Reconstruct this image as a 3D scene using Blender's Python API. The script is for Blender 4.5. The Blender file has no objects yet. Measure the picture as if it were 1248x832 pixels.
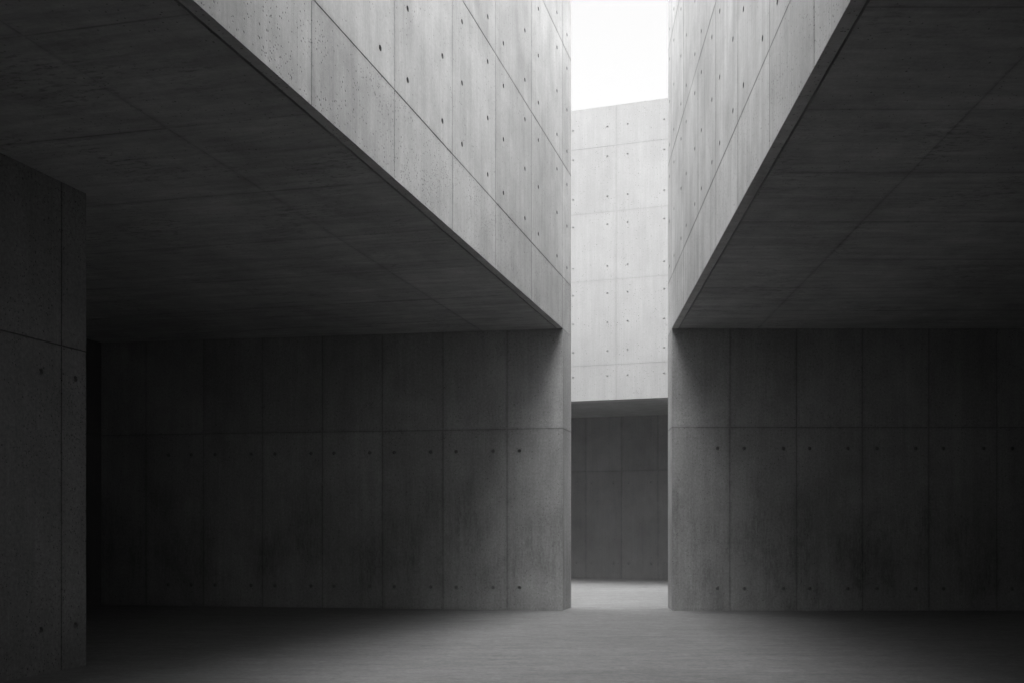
import bpy, math, random
from mathutils import Vector, noise

random.seed(7)
S = bpy.context.scene
COL = S.collection
F, H, CX, EYE = 1150.0, 644.0, 624.0, 1.6      # focal length (px of 1248), horizon row, centre column, eye height

# ------------------------------------------------------------------ plan lines
LX = lambda y: -4.421 + 0.293 * y              # left side of the light well
RX = lambda y: 2.138 + 0.0539 * y              # right side of the light well
TOP = 13.4
SOF = 5.52                                     # soffit height
YF, YB = 18.49, 19.195                         # front and rear of the two wing walls
Y0 = -6.0                                      # rear end of the hall, behind the viewer


def on_line(x, kx, bx):
    """depth at which the picture column x meets the plan line X = bx + kx*Y"""
    return bx / ((x - CX) / F - kx)


# ------------------------------------------------------------------ mesh helper
class MB:
    def __init__(self):
        self.v, self.f, self.uv, self.tone = [], [], [], []
        self.edge, self.joint = {}, set()      # grime beside joints and edges; faces inside a joint

    def vert(self, p):
        self.v.append(tuple(p)); return len(self.v) - 1

    def face(self, idx, uvs, tone=0.5):
        self.f.append(idx); self.uv.append(uvs); self.tone.append(tone)

    def quad(self, a, b, c, d, tone=0.5, off=(0, 0)):
        a, b, c, d = map(Vector, (a, b, c, d))
        i = [self.vert(p) for p in (a, b, c, d)]
        w, h = (b - a).length, (d - a).length
        ox, oy = off
        self.face(i, [(ox, oy), (ox + w, oy), (ox + w, oy + h), (ox, oy + h)], tone)

    def box(self, pts, z0, z1, skip=()):
        """prism over a counter-clockwise plan polygon; skip = side indices left open"""
        n = len(pts)
        lo = [self.vert((p[0], p[1], z0)) for p in pts]
        hi = [self.vert((p[0], p[1], z1)) for p in pts]
        if 'top' not in skip:
            self.face(hi, [(p[0], p[1]) for p in pts])
        if 'bottom' not in skip:
            self.face(lo[::-1], [(p[0], p[1]) for p in pts[::-1]])
        run = 0
        for k in range(n):
            j = (k + 1) % n
            L = (Vector(pts[j]) - Vector(pts[k])).length
            if k not in skip:
                self.face([lo[k], lo[j], hi[j], hi[k]], [(run, z0), (run + L, z0), (run + L, z1), (run, z1)])
            run += L

    def cast_face(self, P0, U, V, N, w, h, uj=(), vj=(), ties=(), g=0.008, d=0.010, off=(0, 0), R=0.034,
                  v0=0.0, tone_amp=1.0, step=0.0022):
        """a board-marked concrete face: V-grooves at the panel joints, round openings at the tie holes.
        P0 + u*U + v*V, outward normal N."""
        P0, U, V, N = map(Vector, (P0, U, V, N))
        s = R * 1.9
        us, vs = {0.0, w}, {0.0, h}
        for j in uj:
            us |= {j - g, j, j + g}
        for j in vj:
            vs |= {j - g, j, j + g}
        halo = 0.075
        for lst, tot, st in ((uj, w, us), (vj, h, vs)):
            for j in list(lst):
                st |= {j - halo, j + halo}
            st |= {halo, tot - halo}
        for (a, b) in ties:
            us |= {a - s, a + s}; vs |= {b - s, b + s}
        us = sorted(x for x in us if -1e-6 <= x <= w + 1e-6)
        vs = sorted(x for x in vs if -1e-6 <= x <= h + 1e-6)
        us = [x for k, x in enumerate(us) if k == 0 or x - us[k - 1] > 1e-4]
        vs = [x for k, x in enumerate(vs) if k == 0 or x - vs[k - 1] > 1e-4]
        # subdivide long spans so panels can bow by a millimetre or so
        uj, vj = sorted(uj), sorted(vj)
        jo = {}

        def panel(u, v):
            return (sum(1 for j in uj if j < u), sum(1 for j in vj if j < v))

        def depth(u, v):
            if any(abs(u - j) < 1e-5 for j in uj) or any(abs(v - j) < 1e-5 for j in vj):
                return -d
            return 0.0
        idx = {}

        def vid(u, v, pn):
            gr = depth(u, v)
            key = (u, v) if gr < 0 else (u, v, pn)
            if key not in idx:
                if gr == 0.0:
                    if pn not in jo:
                        jo[pn] = random.uniform(-step, 0.0)
                    gr = jo[pn]
                idx[key] = self.vert(P0 + U * u + V * v + N * gr)
                near = min([abs(u - j) for j in uj] + [abs(v - j) for j in vj] + [9])
                rim = min(u, w - u, v, h - v)
                self.edge[idx[key]] = 1.0 if near < g * 1.5 else (0.8 if rim < 1e-4 else 0.0)
            return idx[key]
        tones = {}
        tie_at = {}
        for (a, b) in ties:
            tie_at[(round(a, 3), round(b, 3))] = (a, b)
        holes = []
        for i in range(len(us) - 1):
            for k in range(len(vs) - 1):
                u0, u1, w0, w1 = us[i], us[i + 1], vs[k], vs[k + 1]
                cu, cv = (u0 + u1) / 2, (w0 + w1) / 2
                pn = panel(cu, cv)
                if pn not in tones:
                    tones[pn] = 0.5 + tone_amp * random.uniform(-0.5, 0.5)
                t = tones[pn]
                hit = tie_at.get((round(cu, 3), round(cv, 3)))
                q = [vid(u0, w0, pn), vid(u1, w0, pn), vid(u1, w1, pn), vid(u0, w1, pn)]
                cs = [(u0, w0), (u1, w0), (u1, w1), (u0, w1)]
                ouv = lambda a, b: (a + off[0], b + v0 + off[1])
                if hit and (u1 - u0) < 3 * s and (w1 - w0) < 3 * s:
                    a, b = hit
                    n = 16
                    dj = jo.get(pn, 0.0)
                    ring, ruv = [], []
                    for m in range(n):
                        an = math.radians(-135 + 360 * m / n)
                        x, y = a + R * math.cos(an), b + R * math.sin(an)
                        ring.append(self.vert(P0 + U * x + V * y + N * dj)); ruv.append(ouv(x, y)); self.edge[ring[-1]] = 0.9
                    for c in range(4):
                        m0 = c * n // 4
                        for m in range(n // 4):
                            r0, r1 = (m0 + m) % n, (m0 + m + 1) % n
                            if m < n // 8:
                                self.face([q[c], ring[r1], ring[r0]], [ouv(*cs[c]), ruv[r1], ruv[r0]], t)
                            else:
                                c2 = (c + 1) % 4
                                self.face([q[c2], ring[r1], ring[r0]], [ouv(*cs[c2]), ruv[r1], ruv[r0]], t)
                        c2 = (c + 1) % 4
                        rm = (m0 + n // 8) % n
                        self.face([q[c], q[c2], ring[rm]], [ouv(*cs[c]), ouv(*cs[c2]), ruv[rm]], t)
                    holes.append((P0 + U * a + V * b + N * dj, (a, b)))
                else:
                    if any(min([abs(u_ - j) for j in uj] + [9]) < 1e-5 for u_ in (u0, u1)) or \
                       any(min([abs(v_ - j) for j in vj] + [9]) < 1e-5 for v_ in (w0, w1)):
                        self.joint.add(len(self.f))
                    self.face(q, [ouv(*c) for c in cs], t)
        return holes

    def build(self, name, mat, parent=None):
        me = bpy.data.meshes.new(name)
        me.from_pydata(self.v, [], self.f)
        uvl = me.uv_layers.new(name='uv')
        k = 0
        for uvs in self.uv:
            for c in uvs:
                uvl.data[k].uv = c; k += 1
        at = me.attributes.new('tone', 'FLOAT', 'FACE')
        at.data.foreach_set('value', self.tone)
        ej = me.attributes.new('grime', 'FLOAT', 'POINT')
        ej.data.foreach_set('value', [self.edge.get(k, 0.0) for k in range(len(self.v))])
        jj = me.attributes.new('joint', 'FLOAT', 'FACE')
        jj.data.foreach_set('value', [1.0 if k in self.joint else 0.0 for k in range(len(self.f))])
        me.materials.append(mat)
        o = bpy.data.objects.new(name, me)
        COL.objects.link(o)
        o.parent = parent
        return o


def tag(o, label=None, cat=None, group=None, kind=None):
    for k, v in (('label', label), ('category', cat), ('group', group), ('kind', kind or 'thing')):
        if v:
            o[k] = v
    return o


# ------------------------------------------------------------------ materials
def concrete(name, base=0.30, seed=0.0, streak=0.5, pits=0.5, stain=0.0, tone=0.10, grain=0.5, cross=False, low=1.2, high=3.0,
             rough=0.82, band=None, mottle=0.0, grimy=0.22, jd=0.72, cloudy=1.0):
    m = bpy.data.materials.new(name); m.use_nodes = True
    nt = m.node_tree; N = nt.nodes; L = nt.links
    for n in list(N): N.remove(n)
    out = N.new('ShaderNodeOutputMaterial'); bs = N.new('ShaderNodeBsdfPrincipled')
    L.new(bs.outputs[0], out.inputs[0])
    uv = N.new('ShaderNodeUVMap'); uv.uv_map = 'uv'
    sep = N.new('ShaderNodeSeparateXYZ'); L.new(uv.outputs[0], sep.inputs[0])

    def vec(sx, sy, sz):
        mp = N.new('ShaderNodeMapping'); L.new(uv.outputs[0], mp.inputs[0])
        mp.inputs['Scale'].default_value = (sx, sy, 1); mp.inputs['Location'].default_value = (seed * 3.1, seed * 1.7, seed + sz)
        return mp.outputs[0]

    def nz(sx, sy, sz, detail=4, rough_=0.55, dist=0.0):
        n = N.new('ShaderNodeTexNoise'); L.new(vec(sx, sy, sz), n.inputs['Vector'])
        n.inputs['Scale'].default_value = 1; n.inputs['Detail'].default_value = detail
        n.inputs['Roughness'].default_value = rough_; n.inputs['Distortion'].default_value = dist
        return n.outputs['Fac']

    def rng(x, a, b, c, d, smooth=False):
        r = N.new('ShaderNodeMapRange'); L.new(x, r.inputs[0])
        if smooth: r.interpolation_type = 'SMOOTHSTEP'
        for i, v in enumerate((a, b, c, d)): r.inputs[i + 1].default_value = v
        return r.outputs[0]

    def mth(op, a, b):
        n = N.new('ShaderNodeMath'); n.operation = op
        for i, v in enumerate((a, b)):
            if isinstance(v, (int, float)): n.inputs[i].default_value = v
            else: L.new(v, n.inputs[i])
        return n.outputs[0]
    S_ = (0.6, 4.0) if cross else (6.5, 0.28)
    S2 = (4, 18) if cross else (34, 1.0)
    cloud = rng(nz(0.6, 0.42, 0.0, 6, 0.6, 0.4), 0.3, 0.7, 1 - 0.20 * cloudy, 1 + 0.15 * cloudy)
    blot = rng(nz(2.3, 1.7, 4.0, 6, 0.6), 0.3, 0.7, 1 - 0.12 * cloudy, 1 + 0.10 * cloudy)
    stre = rng(nz(S_[0], S_[1], 9.0, 5, 0.6), 0.3, 0.7, 1 - 0.20 * streak, 1 + 0.16 * streak)
    fine = rng(nz(S2[0], S2[1], 13.0, 4, 0.65), 0.3, 0.7, 1 - 0.16 * streak, 1 + 0.12 * streak)
    gr = rng(nz(26, 20, 17.0, 6, 0.85), 0.32, 0.68, 1 - 0.26 * grain, 1 + 0.20 * grain)
    col = mth('MULTIPLY', mth('MULTIPLY', cloud, blot), mth('MULTIPLY', stre, fine))
    col = mth('MULTIPLY', col, gr)
    # panel tone
    at = N.new('ShaderNodeAttribute'); at.attribute_name = 'tone'
    col = mth('MULTIPLY', col, rng(at.outputs['Fac'], 0, 1, 1 - tone, 1 + tone))
    # blow holes: sparse tiny dark pits, clustered
    def pit(scale, size, dens, sz):
        vo = N.new('ShaderNodeTexVoronoi'); vo.feature = 'F1'
        L.new(vec(scale, scale * 0.8, sz), vo.inputs['Vector']); vo.inputs['Scale'].default_value = 1
        r = rng(vo.outputs['Distance'], size * 0.5, size, 1, 0, True)
        sp = N.new('ShaderNodeSeparateColor'); L.new(vo.outputs['Color'], sp.inputs[0])
        cl = rng(nz(0.9, 1.3, sz + 3, 4), 0.42, 0.68, 0.02, dens)
        if band: cl = mth('MULTIPLY', cl, rng(sep.outputs[1], band - 0.02, band + 0.02, 1.9, 0.35))
        gate = mth('LESS_THAN', sp.outputs[0], cl)
        return mth('MULTIPLY', r, gate)
    p1 = pit(38, 0.32, 0.6 * pits, 21.0)
    p2 = pit(17, 0.20, 0.40 * pits, 27.0)
    pt = mth('MAXIMUM', p1, p2)
    col = mth('MULTIPLY', col, rng(pt, 0, 1, 1, 0.35))
    # grime that gathers in and beside the joints and along the edges
    ga = N.new('ShaderNodeAttribute'); ga.attribute_name = 'grime'
    ja = N.new('ShaderNodeAttribute'); ja.attribute_name = 'joint'
    gm = mth('MULTIPLY', mth('POWER', ga.outputs['Fac'], 1.6), rng(nz(5, 5, 53.0, 5, 0.7), 0.35, 0.65, 0.1, 1.0))
    col = mth('MULTIPLY', col, rng(gm, 0, 1, 1, 1 - grimy))
    col = mth('MULTIPLY', col, rng(ja.outputs['Fac'], 0, 1, 1, jd))
    if mottle > 0:
        ax, ay = (1.0, 3.0) if cross else (2.5, 1.0)
        m1 = rng(nz(0.7, 0.8, 71.0, 4, 0.5), 0.46, 0.66, 0, 1, True)
        m2 = rng(nz(ax * 7, ay * 7, 73.0, 5, 0.7), 0.50, 0.64, 0, 1, True)
        col = mth('MULTIPLY', col, rng(mth('MULTIPLY', m1, m2), 0, 1, 1, 1 - mottle))
        m3 = rng(nz(ax * 0.8, ay * 2.2, 75.0, 6, 0.65), 0.3, 0.7, 1 - mottle * 0.45, 1 + mottle * 0.35)
        col = mth('MULTIPLY', col, m3)
    if stain > 0:
        # old damp stains between low and high, blotchy with vertical runs
        wv = mth('MULTIPLY', mth('SUBTRACT', nz(0.8, 0.3, 81.0, 5, 0.6), 0.5), 4.5)
        hh = mth('ADD', sep.outputs[1], wv)
        s1 = rng(nz(0.9, 0.35, 31.0, 5, 0.55), 0.34, 0.60, 0.25, 1, True)
        s3 = rng(nz(26, 5, 35.0, 6, 0.8), 0.36, 0.60, 0.25, 1)
        s4 = rng(nz(7, 0.8, 37.0, 5, 0.6), 0.34, 0.64, 0.55, 1)
        b1 = rng(hh, low - 0.7, low + 0.3, 0.15, 1, True)
        b2 = rng(hh, high - 1.6, high, 1, 0, True)
        sm = mth('MULTIPLY', mth('MULTIPLY', mth('MULTIPLY', s1, s4), s3), mth('MULTIPLY', b1, b2))
        col = mth('MULTIPLY', col, rng(sm, 0, 1, 1, 1 - stain))
    col = mth('MULTIPLY', col, base)
    cc = N.new('ShaderNodeCombineColor')
    for i in range(3): L.new(col, cc.inputs[i])
    L.new(cc.outputs[0], bs.inputs['Base Color'])
    bs.inputs['Roughness'].default_value = rough
    bs.inputs['Specular IOR Level'].default_value = 0.3
    # relief
    hgt = mth('ADD', mth('MULTIPLY', nz(S2[0], S2[1], 41.0, 4, 0.6), 0.5), mth('MULTIPLY', nz(75, 75, 43.0, 4, 0.7), 0.5 * grain))
    hgt = mth('ADD', hgt, mth('MULTIPLY', nz(1.6, 1.2, 47.0, 3), 1.5))
    hgt = mth('SUBTRACT', hgt, mth('MULTIPLY', pt, 1.6))
    bp = N.new('ShaderNodeBump'); bp.inputs['Strength'].default_value = 0.55; bp.inputs['Distance'].default_value = 0.006
    L.new(hgt, bp.inputs['Height']); L.new(bp.outputs[0], bs.inputs['Normal'])
    return m


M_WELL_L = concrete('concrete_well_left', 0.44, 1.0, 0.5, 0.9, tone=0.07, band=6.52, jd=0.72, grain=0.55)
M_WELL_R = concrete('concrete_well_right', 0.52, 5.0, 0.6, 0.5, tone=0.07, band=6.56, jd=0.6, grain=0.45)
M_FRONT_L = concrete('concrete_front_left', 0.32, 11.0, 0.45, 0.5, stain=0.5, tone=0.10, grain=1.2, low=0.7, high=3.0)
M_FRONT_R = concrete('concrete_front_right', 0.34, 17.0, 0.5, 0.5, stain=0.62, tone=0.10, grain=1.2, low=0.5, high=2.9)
M_FAR = concrete('concrete_far', 0.295, 23.0, 0.3, 0.25, tone=0.02, jd=0.90, grimy=0.08, grain=0.35, cloudy=0.35)
M_CEIL_L = concrete('concrete_soffit_left', 0.38, 29.0, 0.6, 0.3, mottle=0.45, jd=0.88, tone=0.07, cross=True)
M_CEIL_R = concrete('concrete_soffit_right', 0.39, 37.0, 0.6, 0.3, mottle=0.42, jd=0.88, tone=0.07, cross=True)
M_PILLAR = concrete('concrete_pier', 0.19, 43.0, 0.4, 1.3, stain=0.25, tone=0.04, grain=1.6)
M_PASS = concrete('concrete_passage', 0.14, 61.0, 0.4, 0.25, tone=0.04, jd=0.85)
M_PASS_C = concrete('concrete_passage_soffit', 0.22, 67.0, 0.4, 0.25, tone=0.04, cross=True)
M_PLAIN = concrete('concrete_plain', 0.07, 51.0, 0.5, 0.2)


def plug_mat(a=0.07, c_=0.20):
    m = bpy.data.materials.new('mortar_plug'); m.use_nodes = True
    nt = m.node_tree; bs = nt.nodes['Principled BSDF']
    n = nt.nodes.new('ShaderNodeTexNoise'); n.inputs['Scale'].default_value = 60
    tc = nt.nodes.new('ShaderNodeTexCoord'); nt.links.new(tc.outputs['Object'], n.inputs['Vector'])
    r = nt.nodes.new('ShaderNodeMapRange'); r.inputs[3].default_value = a; r.inputs[4].default_value = c_
    nt.links.new(n.outputs['Fac'], r.inputs[0])
    c = nt.nodes.new('ShaderNodeCombineColor')
    for i in range(3): nt.links.new(r.outputs[0], c.inputs[i])
    nt.links.new(c.outputs[0], bs.inputs['Base Color']); bs.inputs['Roughness'].default_value = 0.9
    return m


M_PLUG = plug_mat()


def cup_mesh(R=0.034):
    """the conical recess of a form tie with its sunk mortar plug; faces +Z"""
    b = MB(); n = 16
    rings = [(R, 0.0), (R * 0.80, -0.022), (R * 0.70, -0.034), (R * 0.66, -0.030), (0.0, -0.027)]
    ids = []
    for r, z in rings[:-1]:
        ids.append([b.vert((r * math.cos(2 * math.pi * k / n), r * math.sin(2 * math.pi * k / n), z)) for k in range(n)])
    c = b.vert((0, 0, rings[-1][1]))
    z4 = [(0, 0)] * 4
    for a, d in zip(ids, ids[1:]):
        for k in range(n):
            j = (k + 1) % n
            b.face([a[k], a[j], d[j], d[k]], z4)
    for k in range(n):
        b.face([ids[-1][k], ids[-1][(k + 1) % n], c], z4[:3])
    me_o = b.build('tie_hole', M_PLUG)
    me = me_o.data
    bpy.data.objects.remove(me_o)
    return me


CUP = cup_mesh()
CUP_PALE = CUP.copy(); CUP_PALE.materials[0] = plug_mat(0.22, 0.33)


def put_ties(parent, holes, N, pale=False):
    q = Vector((0, 0, 1)).rotation_difference(Vector(N))
    for p, _ in holes:
        o = bpy.data.objects.new('tie_hole', CUP_PALE if pale else CUP)
        COL.objects.link(o)
        o.rotation_mode = 'QUATERNION'; o.rotation_quaternion = q
        if pale: o.scale = (0.735,) * 3
        o.location = Vector(p) - parent.location
        o.parent = parent


# ------------------------------------------------------------------ floor
def floor_mat():
    m = bpy.data.materials.new('trowelled_floor'); m.use_nodes = True
    nt = m.node_tree; N = nt.nodes; L = nt.links
    bs = N['Principled BSDF']
    tc = N.new('ShaderNodeTexCoord')

    def nz(sx, sy, z, det=5, r=0.6, dist=0.0):
        mp = N.new('ShaderNodeMapping'); L.new(tc.outputs['Object'], mp.inputs[0])
        mp.inputs['Scale'].default_value = (sx, sy, 1); mp.inputs['Location'].default_value = (z, -z, z)
        n = N.new('ShaderNodeTexNoise'); L.new(mp.outputs[0], n.inputs['Vector']); n.inputs['Scale'].default_value = 1
        n.inputs['Detail'].default_value = det; n.inputs['Roughness'].default_value = r; n.inputs['Distortion'].default_value = dist
        return n.outputs['Fac']

    def rng(x, a, b, c, d):
        r = N.new('ShaderNodeMapRange'); L.new(x, r.inputs[0])
        for i, v in enumerate((a, b, c, d)): r.inputs[i + 1].default_value = v
        return r.outputs[0]

    def mul(a, b):
        n = N.new('ShaderNodeMath'); n.operation = 'MULTIPLY'
        for i, v in enumerate((a, b)):
            if isinstance(v, (int, float)): n.inputs[i].default_value = v
            else: L.new(v, n.inputs[i])
        return n.outputs[0]
    c = mul(rng(nz(0.35, 0.5, 2), 0.3, 0.7, 0.90, 1.08), rng(nz(0.5, 3.2, 5, 6, 0.6, 0.6), 0.3, 0.7, 0.86, 1.10))
    c = mul(c, rng(nz(3.5, 6.5, 9, 8, 0.75, 0.4), 0.34, 0.66, 0.78, 1.20))
    c = mul(c, rng(nz(16, 20, 13, 6, 0.8), 0.34, 0.66, 0.74, 1.24))
    c = mul(c, 0.136)
    cc = N.new('ShaderNodeCombineColor')
    for i in range(3): L.new(c, cc.inputs[i])
    L.new(cc.outputs[0], bs.inputs['Base Color'])
    bs.inputs['Roughness'].default_value = 0.75
    bs.inputs['Specular IOR Level'].default_value = 0.3
    bp = N.new('ShaderNodeBump'); bp.inputs['Strength'].default_value = 0.6; bp.inputs['Distance'].default_value = 0.02
    ad = N.new('ShaderNodeMath'); ad.operation = 'ADD'
    L.new(nz(3, 8, 21, 8, 0.75, 0.4), ad.inputs[0]); L.new(mul(nz(22, 30, 25, 4, 0.7), 0.25), ad.inputs[1])
    L.new(ad.outputs[0], bp.inputs['Height']); L.new(bp.outputs[0], bs.inputs['Normal'])
    return m


fl = MB()
fl.quad((-400, -400, 0), (400, -400, 0), (400, 400, 0), (-400, 400, 0))
floor = fl.build('floor', floor_mat())
tag(floor, kind='structure')

# ------------------------------------------------------------------ left light-well wall (hangs over the hall)
kL = 0.293
dL = Vector((kL, 1, 0)).normalized()           # along the left well plane, away from the viewer
nL = Vector((1, -kL, 0)).normalized()          # its outward normal (to the well)
sL = math.hypot(1, kL)
lj = [-2.2, -0.35, 1.5, 3.35, 5.1, 6.93, 8.75, 10.59, 12.42, 14.24, 16.23, 18.47]
wall_rows_L = [6.52, 8.76, 11.10]


def well_wall(name, mat, X, k, joints, rows, side, off, rowsets, label):
    d = Vector((k, 1, 0)).normalized(); sc = math.hypot(1, k)
    n = Vector((1, -k, 0)).normalized() * side
    P0 = Vector((X(Y0), Y0, SOF))
    W = (YB - Y0) * sc; Hh = TOP - SOF
    u = lambda y: (y - Y0) * sc
    ties = []
    js = joints + [joints[-1] + 1.85]
    for a, b in zip(js, js[1:]):
        if b < 5: continue
        for f in (0.2, 0.8):
            y = a + (b - a) * f
            if y > YB - 0.06: continue
            for z in rowsets:
                # only where the photograph looks at them
                yy = H - (z - EYE) * F / y
                if yy > -25:
                    ties.append((u(y), z - SOF))
    b = MB()
    if side > 0:
        holes = b.cast_face(P0, d, (0, 0, 1), n, W, Hh, [u(y) for y in joints], [z - SOF for z in rows], ties, off=off, v0=SOF)
    else:
        # mirror so that the face still looks outwards
        P1 = P0 + d * W
        holes = b.cast_face(P1, -d, (0, 0, 1), n, W, Hh, [W - u(y) for y in joints], [z - SOF for z in rows],
                            [(W - a, z) for a, z in ties], off=off, v0=SOF)
    b.n_cast = len(b.f)
    # body: a thin lip below, thick wall above, and the return along the court
    s = -side
    def pl(y, t): return (X(y) + s * t, y)
    lip = [pl(Y0, 0), pl(YB, 0), pl(YB, 0.115), pl(Y0, 0.115)]
    if side > 0: order = lambda q: q
    else: order = lambda q: q[::-1]
    E = 0.003
    # bottom of the lip
    q = [(p[0], p[1], SOF) for p in lip]
    b.quad(*(q if side < 0 else q[::-1]), off=(3, 3))
    # inner side of the lip
    a0, a1 = lip[3], lip[2]
    b.quad((a0[0], a0[1], SOF), (a1[0], a1[1], SOF), (a1[0], a1[1], SOF + 0.04), (a0[0], a0[1], SOF + 0.04))
    # thick wall above
    far = X(YB) + s * 18
    poly = [pl(Y0, 0.012), pl(Y0, 0.5), (X(YB - 0.55) + s * 0.5, YB - 0.55), (far, YB - 0.55), (far, YB - 0.003), (pl(YB, 0.012)[0], YB - 0.003)]
    if side > 0: poly = poly[::-1]
    nn = len(poly)
    skip = [k_ for k_ in range(nn) if {poly[k_], poly[(k_ + 1) % nn]} == {poly[0] if side < 0 else poly[-1], poly[-1] if side < 0 else poly[0]}]
    b.box(poly, SOF + 0.04, TOP, skip=skip)
    # end face of the lip towards the court
    e0, e1 = pl(YB, 0), pl(YB, 0.115)
    b.quad((e0[0], e0[1], SOF), (e1[0], e1[1], SOF), (e1[0], e1[1], SOF + 0.04), (e0[0], e0[1], SOF + 0.04))
    # the lowest pour is a beam of its own, rougher than the wall it carries
    cut = rows[0] + 0.0005
    low = [i for i, f in enumerate(b.f) if max(b.v[k_][2] for k_ in f) <= cut and i < b.n_cast or SOF - .01 <= max(b.v[k_][2] for k_ in f) < SOF + 0.041]
    low = set(low)
    beam, rest = MB(), MB()
    for i, f in enumerate(b.f):
        tgt = beam if i in low else rest
        if not hasattr(tgt, 'map'): tgt.map = {}
        ids = []
        for k_ in f:
            if k_ not in tgt.map:
                tgt.map[k_] = tgt.vert(b.v[k_]); tgt.edge[tgt.map[k_]] = b.edge.get(k_, 0.0)
            ids.append(tgt.map[k_])
        if i in b.joint: tgt.joint.add(len(tgt.f))
        tgt.face(ids, b.uv[i], b.tone[i])
    o = rest.build(name, mat)
    beam.build('edge_beam', mat, o)['label'] = 'pitted edge beam below the first level joint'
    put_ties(o, holes, n)
    tag(o, label, 'wall')
    return o


well_wall('hanging_wall', M_WELL_L, LX, kL, lj, wall_rows_L, 1, (0, 0), [6.80, 7.63, 8.46, 9.12, 9.95, 10.78, 11.45],
          'tall pale concrete wall hanging over the left hall, its pitted lower band receding steeply')
kR = 0.0539
rj = [-1.1, 0.7, 2.5, 4.3, 6.25, 8.03, 9.76, 11.54, 13.2, 14.94, 16.73, 18.54]
well_wall('hanging_wall', M_WELL_R, RX, kR, rj, [6.56, 8.96, 11.3], -1, (40, 0), [6.85, 7.75, 8.65, 9.28, 10.15, 11.0, 11.6],
          'tall pale streaky concrete wall with narrow foreshortened panels hanging above the right hall')


# ------------------------------------------------------------------ soffits over the two halls
def soffit(name, mat, X, k, side, cross, gaps, slope, label, seed):
    """side -1: runs to the left of the well. Skewed panel grid seen from below."""
    b = MB()
    sc = 1 + (abs(k) * slope if side < 0 else -0.0)
    G0, G1 = 0.145, 17.5
    # parameters: u runs away from the edge, v along the edge (measured in Y)
    U = Vector((side, slope if side < 0 else 0.0, 0))
    V = Vector((k, 1, 0))
    k1 = 1 / sc
    ytop = YF + 0.4
    A = Vector((X(Y0 - 1.5), Y0 - 1.5, SOF)) + U * (G0 * k1)
    W = (G1 - G0) * k1; Hh = ytop - Y0 + 1.5
    uj = [(g_ - G0) * k1 for g_ in gaps]
    vj = [c - Y0 + 1.5 for c in cross]
    b.cast_face(A, U, V, (0, 0, -1), W, Hh, uj, vj, [], off=(seed, seed), g=0.010, d=0.006, step=0.003)
    if side > 0:
        b.f = [f[::-1] for f in b.f]; b.uv = [q[::-1] for q in b.uv]
    # inner face of the drip groove and the slab above
    B = A + V * Hh
    b.quad(A, B, B + Vector((0, 0, 0.04)), A + Vector((0, 0, 0.04)))
    C, D = A + U * W, B + U * W
    up = Vector((0, 0, 0.38))
    A2, B2 = A + U * 0.36, B + U * 0.36
    b.quad(A + Vector((0, 0, 0.037)), B + Vector((0, 0, 0.037)), B2 + Vector((0, 0, 0.037)), A2 + Vector((0, 0, 0.037)))
    b.quad(A2 + Vector((0, 0, 0.037)), B2 + Vector((0, 0, 0.037)), B2 + up, A2 + up)
    b.quad(A2 + up, B2 + up, D + up, C + up)
    b.quad(C, D, D + up, C + up)
    b.quad(A, C, C + up, A + up * 0.08)
    b.quad(B, D, D + up, B + up * 0.08)
    o = b.build(name, mat)
    tag(o, label, 'ceiling')
    return o


soffit('ceiling_slab', M_CEIL_L, LX, kL, -1, [-2, 0.1, 1.9, 3.7, 5.43, 7.17, 8.91, 10.65, 12.35, 14.05, 15.8, 17.4],
       [1.67], 0.22,
       'dark concrete ceiling over the left hall, crossed by one long diagonal joint', 60)
soffit('ceiling_slab', M_CEIL_R, RX, kR, 1, [-2, -.2, 1.7, 3.5, 5.35, 7.10, 8.84, 10.41, 12.08, 13.75, 15.4, 17.0],
       [1.69], 0.0,
       'dark concrete ceiling with straight level joints over the right hall', 90)

# ------------------------------------------------------------------ left wing wall (faces the viewer)
HW = SOF - 0.003
ZJ = 3.57
dW = Vector((1, -0.145, 0)).normalized()       # towards the opening
corner = Vector((LX(YF), YF, 0))
wl = 9.9
start = corner - dW * wl
nW = Vector((-0.145, -1, 0)).normalized()


def along(x):                                   # picture column -> distance along the left wing wall
    u = (x - CX) / F
    # point start + s*dW with X = u*Y
    return (u * start.y - start.x) / (dW.x - u * dW.y)


b = MB()
seams = [along(x) for x in (178, 248, 320, 393, 466, 540, 618)]
ties = []
for x in (407, 450.7, 480.5, 525, 556, 601, 633, 335, 379, 262, 306, 205, 233):
    for z in (3.14, 0.44):
        ties.append((along(x), z))
holes = b.cast_face(start, dW, (0, 0, 1), nW, wl, HW, seams, [ZJ], ties, R=0.034, off=(2, 0), g=0.009, d=0.009)
# reveal in the well plane
e0 = Vector((LX(YF), YF, 0))
wrev = (YB - YF) * sL
b.cast_face(e0, dL, (0, 0, 1), nL, wrev, HW, [], [ZJ], [], off=(20, 0), g=0.009, d=0.009)
e1 = e0 + dL * wrev
bk0 = Vector((start.x, start.y + 0.7, 0))
Z = Vector((0, 0, HW))
b.quad(e1, bk0, bk0 + Z, e1 + Z, off=(30, 0))
b.quad(bk0, start, start + Z, bk0 + Z)
b.quad(start + Z, e0 + Z, e1 + Z, bk0 + Z)
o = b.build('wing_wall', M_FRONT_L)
put_ties(o, holes, nW)
tag(o, 'broad grey concrete wall closing the left hall, lit at its right end beside the opening', 'wall')

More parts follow.
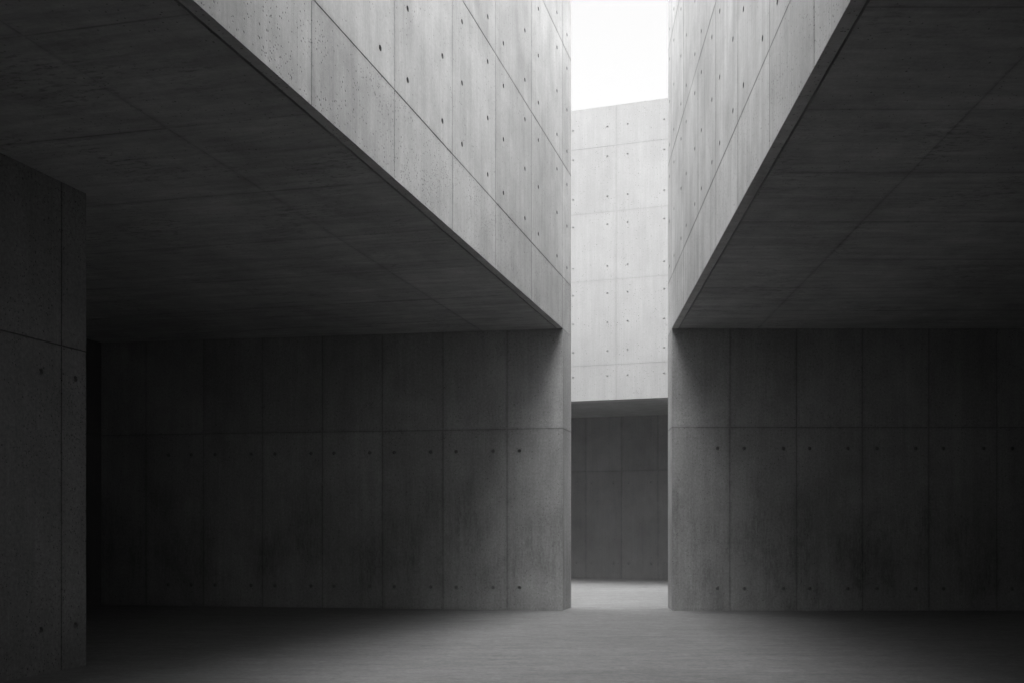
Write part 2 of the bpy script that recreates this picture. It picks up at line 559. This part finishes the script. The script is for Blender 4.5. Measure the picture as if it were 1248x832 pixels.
# ------------------------------------------------------------------ right wing wall
b = MB()
RXF = RX(YF)
pxr = lambda x: (x - CX) / F * YF - RXF
seams = [pxr(x) for x in (889.6, 971, 1051, 1132, 1215, 1298)]
ties = []
for x in (874.4, 907, 954.8, 986.8, 1033.5, 1069, 1116, 1150, 1199, 1234):
    for z in (3.18, 0.43):
        ties.append((pxr(x), z))
wr = 11.5
holes = b.cast_face((RXF, YF, 0), (1, 0, 0), (0, 0, 1), (0, -1, 0), wr, HW, seams, [3.59], ties, R=0.034, off=(3, 0), g=0.009, d=0.009)
dR = Vector((kR, 1, 0)).normalized()
wrev = (YB - YF) * math.hypot(1, kR)
P1 = Vector((RXF, YF, 0)) + dR * wrev
b.cast_face(P1, -dR, (0, 0, 1), Vector((-1, kR, 0)).normalized(), wrev, HW, [], [3.59], [], off=(24, 0), g=0.009, d=0.009)
E1 = Vector((RXF + wr, YF, 0)); E2 = Vector((RXF + wr, YB, 0))
b.quad(E2, P1, P1 + Z, E2 + Z, off=(30, 0))
b.quad(E1, E2, E2 + Z, E1 + Z)
b.quad(Vector((RXF, YF, 0)) + Z, E1 + Z, E2 + Z, P1 + Z)
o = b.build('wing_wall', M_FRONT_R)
put_ties(o, holes, (0, -1, 0))
tag(o, 'broad stained concrete wall closing the right hall, fading to black at its far right', 'wall')

# ------------------------------------------------------------------ pier wall at the left edge
b = MB()
bP = -8.225
PX = lambda y: bP + kL * y
YP = 11.05
P0 = Vector((PX(-5.6), -5.6, 0))
W = (YP + 5.6) * sL
up = lambda y: (y + 5.6) * sL
yx = lambda x: on_line(x, kL, bP)
ties = []
for x in (92, 50):
    for z in (3.33, 0.49):
        ties.append((up(yx(x)), z))
for y in (9.25, 8.7):
    for z in (3.33, 0.49):
        ties.append((up(y), z))
holes = b.cast_face(P0, dL, (0, 0, 1), nL, W, HW, [up(y) for y in (-4, -2.2, -.4, 1.4, 3.25, 5.1, 6.95, 8.85, yx(75))], [3.67], ties,
                    R=0.034, off=(1, 0), g=0.008, d=0.014)
p1 = Vector((PX(YP), YP, 0)); p0 = P0
t = -nL * 0.45
b.quad(p1, p1 + t, p1 + t + Z, p1 + Z, off=(9, 0))
b.quad(p1 + t, p0 + t, p0 + t + Z, p1 + t + Z, off=(12, 0))
b.quad(p0 + t, p0, p0 + Z, p0 + t + Z)
b.quad(p0 + Z, p1 + Z, p1 + t + Z, p0 + t + Z)
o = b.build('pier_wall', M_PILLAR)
put_ties(o, holes, nL)
tag(o, 'near concrete wall end standing floor to ceiling at the left edge of the view', 'wall')

# ------------------------------------------------------------------ enclosing side walls of the halls
# left: recedes behind the pier to the dark corner
b = MB()
cy = start.y - 0.004
qx = start.x - kL * cy + 0.15
SX = lambda y: qx + kL * y
a = Vector((SX(3.0), 3.0, 0)); L_ = (cy - 3.0) * sL
b.cast_face(a, dL, (0, 0, 1), nL, L_, HW, [L_ - 1.2, L_ - 2.9, L_ - 4.6, L_ - 6.3, L_ - 8], [ZJ], [], off=(5, 0))
c1 = a + dL * L_; t = -nL * 0.5
b.quad(c1, c1 + t, c1 + t + Z, c1 + Z); b.quad(c1 + t, a + t, a + t + Z, c1 + t + Z)
b.quad(a + t, a, a + Z, a + t + Z); b.quad(a + Z, c1 + Z, c1 + t + Z, a + t + Z)
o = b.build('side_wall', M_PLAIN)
tag(o, 'almost black concrete side wall in the deep corner behind the left wall end', 'wall')


def plain_wall(name, p, q, th, z0, z1, label, mat=M_PLAIN):
    b = MB(); p, q = Vector((*p, 0)), Vector((*q, 0))
    d = (q - p).normalized(); n = Vector((d.y, -d.x, 0)); Ln = (q - p).length
    b.cast_face(p + Vector((0, 0, z0)), d, (0, 0, 1), n, Ln, z1 - z0, [k * 1.8 for k in range(1, int(Ln / 1.8) + 1) if k * 1.8 < Ln - .1],
                [ZJ - z0] if z0 < ZJ < z1 else [], [], v0=z0)
    t = -n * th; A0, B0 = p + Vector((0, 0, z0)), q + Vector((0, 0, z0)); u_ = Vector((0, 0, z1 - z0))
    b.quad(B0, B0 + t, B0 + t + u_, B0 + u_); b.quad(B0 + t, A0 + t, A0 + t + u_, B0 + t + u_)
    b.quad(A0 + t, A0, A0 + u_, A0 + t + u_); b.quad(A0 + u_, B0 + u_, B0 + t + u_, A0 + t + u_)
    if z0 > 0: b.quad(A0, B0, B0 + t, A0 + t)
    o = b.build(name, mat)
    return tag(o, label, 'wall')


# ------------------------------------------------------------------ walls out of view that close the building
plain_wall('end_wall', (-26, 3.0), (SX(3.0) - 0.6, 3.0), 0.5, 0, HW, 'plain concrete wall at the rear of the left hall behind the pier')
plain_wall('end_wall', (12.6, -5.6), (-24, -5.6), 0.5, 0, HW, 'plain concrete wall across the rear of the building behind the viewer')
plain_wall('side_wall', (13.2, YF - 0.01), (13.2, -5.6), 0.5, 0, HW, 'plain concrete wall closing the right hall outside the view')

# ------------------------------------------------------------------ unseen roof added over the rear well, its reach set to dim near walls
ROOF_Y = 6.5
b = MB()
b.box([(LX(Y0) + 0.01, Y0), (RX(Y0) - 0.01, Y0), (RX(ROOF_Y) - 0.01, ROOF_Y), (LX(ROOF_Y) + 0.01, ROOF_Y)], 9.0, 9.4)
o = b.build('shade_roof', M_PLAIN)
tag(o, 'unseen flat concrete roof slab above the viewer, added to dim the near end of the light well', 'roof')

# ------------------------------------------------------------------ far block beyond the court
tf = (25.9 - 26.7) / (4.257 - 1.695)
dF = Vector((1, tf, 0)).normalized()
nF = Vector((tf, -1, 0)).normalized()
FX0 = -14.0
FY = lambda x: 26.7 + tf * (x - 1.695)
LINT = 5.205
P0 = Vector((FX0, FY(FX0), LINT))
Wf = 32.0
sF = math.hypot(1, tf)


def fcol(x):                                    # picture column -> distance along the far wall
    u = (x - CX) / F
    return (u * P0.y - P0.x) / (dF.x - u * dF.y)


b = MB()
step = (fcol(803) - fcol(697)) / 1.0
j0 = fcol(751)
pw = 2.37
uj = [j0 + pw * k for k in range(-5, 7) if 0.2 < j0 + pw * k < Wf - 0.2]
rows = [6.18, 8.545, 10.45, 12.28]
ties = []
for x in (698.5, 740.3, 765, 809.5):
    for z in (12.83, 12.0, 10.88, 10.1, 8.93, 8.17, 7.36, 6.57, 5.87):
        ties.append((fcol(x), z - LINT))
holes = b.cast_face(P0, dF, (0, 0, 1), nF, Wf, TOP - LINT, uj, [r - LINT for r in rows], ties, R=0.025, v0=LINT, g=0.008, d=0.004)
Q0, Q1 = P0, P0 + dF * Wf
t = -nF * 0.45; u_ = Vector((0, 0, TOP - LINT))
b.quad(Q1, Q1 + t, Q1 + t + u_, Q1 + u_); b.quad(Q1 + t, Q0 + t, Q0 + t + u_, Q1 + t + u_)
b.quad(Q0 + t, Q0, Q0 + u_, Q0 + t + u_); b.quad(Q0 + u_, Q1 + u_, Q1 + t + u_, Q0 + t + u_)
b.quad(Q0 + t, Q1 + t, Q1, Q0)
o = b.build('court_wall', M_FAR)
put_ties(o, holes, nF, True)
tag(o, 'brightest concrete wall, seen through the gap under the sky, carried above the far passage', 'wall')

# ceiling of the far room
b = MB()
A = P0 + t * 1.003 + Vector((0, 0, 0.0)); B = Q1 + t * 1.003
dep = -nF * 4.6
b.cast_face(A, dF, -nF, (0, 0, -1), Wf, 4.4, [], [], [], off=(70, 20))
u2 = Vector((0, 0, 0.35))
C, D = A - nF * 4.4, B - nF * 4.4
b.quad(A + u2, B + u2, D + u2, C + u2); b.quad(A, B, B + u2, A + u2); b.quad(C, D, D + u2, C + u2)
b.quad(A, C, C + u2, A + u2); b.quad(B, D, D + u2, B + u2)
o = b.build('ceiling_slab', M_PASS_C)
tag(o, 'shaded concrete ceiling of the far passage beyond the opening', 'ceiling')

# rear wall of the far room
RY = 1.6 * F / (704.6 - H)
R0 = Vector((FX0, RY + tf * (FX0 - 3.0), 0))


def rcol(x):
    u = (x - CX) / F
    return (u * R0.y - R0.x) / (dF.x - u * dF.y)


b = MB()
uj2 = [rcol(757.5) + 1.165 * k for k in range(-12, 13)]
uj2 = [u for u in uj2 if 0.2 < u < Wf - 0.2]
ties = []
for x in (703, 722, 748.3, 766.3, 794, 811):
    for z in (3.08, 0.50):
        ties.append((rcol(x), z))
holes = b.cast_face(R0, dF, (0, 0, 1), nF, Wf, LINT - 0.004, uj2, [3.46], ties, R=0.034, off=(8, 0), g=0.010, d=0.006)
R1 = R0 + dF * Wf; t2 = -nF * 0.4; h2 = Vector((0, 0, LINT - 0.004))
b.quad(R1, R1 + t2, R1 + t2 + h2, R1 + h2); b.quad(R1 + t2, R0 + t2, R0 + t2 + h2, R1 + t2 + h2)
b.quad(R0 + t2, R0, R0 + h2, R0 + t2 + h2); b.quad(R0 + h2, R1 + h2, R1 + t2 + h2, R0 + t2 + h2)
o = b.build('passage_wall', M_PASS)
put_ties(o, holes, nF)
tag(o, 'dim grey concrete wall at the end of the far passage, seen through the narrow opening', 'wall')

# ends of the far room and of the court (out of view)
for xe, lab in ((-13.4, 'left'), (17.2, 'right')):
    plain_wall('end_wall', (xe, YB + 0.02) if xe > 0 else (xe, FY(xe) + 4.0), (xe, FY(xe) + 4.0) if xe > 0 else (xe, YB + 0.02), 0.4, 0, LINT - 0.01,
               'plain low concrete wall closing the %s end of the court' % lab)

# ------------------------------------------------------------------ camera
cam = bpy.data.cameras.new('camera'); co = bpy.data.objects.new('camera', cam); COL.objects.link(co)
co.location = (0, 0, EYE); co.rotation_euler = (math.pi / 2, 0, 0)
cam.sensor_width = 36; cam.lens = F / 1248 * 36; cam.shift_y = (H - 416) / 1248
cam.clip_start = 0.05; cam.clip_end = 2000
S.camera = co

# ------------------------------------------------------------------ thin mist in the air
HAZE = 0.0014
if HAZE:
    hz = MB()
    hz.box([(-60, -30), (60, -30), (60, 60), (-60, 60)], -1.0, 16.0)
    hm = bpy.data.materials.new('mist'); hm.use_nodes = True
    nt = hm.node_tree
    for n in list(nt.nodes):
        if n.type != 'OUTPUT_MATERIAL': nt.nodes.remove(n)
    pv = nt.nodes.new('ShaderNodeVolumePrincipled')
    pv.inputs['Color'].default_value = (0.95, 0.95, 0.95, 1); pv.inputs['Density'].default_value = HAZE
    pv.inputs['Anisotropy'].default_value = 0.3
    nt.links.new(pv.outputs[0], [n for n in nt.nodes if n.type == 'OUTPUT_MATERIAL'][0].inputs['Volume'])
    ho = hz.build('haze', hm); tag(ho, kind='stuff')

# ------------------------------------------------------------------ light: overcast sky, very soft sun
SUN_EL, SUN_AZ = 76, 172       # azimuth clockwise from +Y
w = bpy.data.worlds.new('World'); S.world = w; w.use_nodes = True
nt = w.node_tree; bg = nt.nodes['Background']
sky = nt.nodes.new('ShaderNodeTexSky'); sky.sky_type = 'NISHITA'; sky.sun_disc = False
sky.sun_elevation = math.radians(SUN_EL); sky.sun_rotation = math.radians(SUN_AZ)
sky.air_density = 1.0; sky.dust_density = 6.0; sky.ozone_density = 1.0
bw = nt.nodes.new('ShaderNodeRGBToBW'); nt.links.new(sky.outputs[0], bw.inputs[0]); nt.links.new(bw.outputs[0], bg.inputs[0])
bg.inputs[1].default_value = 0.072
sd = bpy.data.lights.new('sun', 'SUN'); sd.energy = 1.45; sd.angle = math.radians(95); sd.color = (1, 1, 1)
so = bpy.data.objects.new('sun', sd); COL.objects.link(so)
az, el = math.radians(SUN_AZ), math.radians(SUN_EL)
sv = Vector((math.sin(az) * math.cos(el), math.cos(az) * math.cos(el), math.sin(el)))
so.rotation_euler = sv.to_track_quat('Z', 'Y').to_euler()

S.render.engine = 'CYCLES'
S.cycles.max_bounces = 6; S.cycles.diffuse_bounces = 3
S.cycles.use_denoising = True
S.cycles.use_adaptive_sampling = False
S.view_settings.view_transform = 'Standard'; S.view_settings.look = 'None'
S.view_settings.gamma = 1; S.view_settings.use_curve_mapping = False
S.view_settings.exposure = 2.8
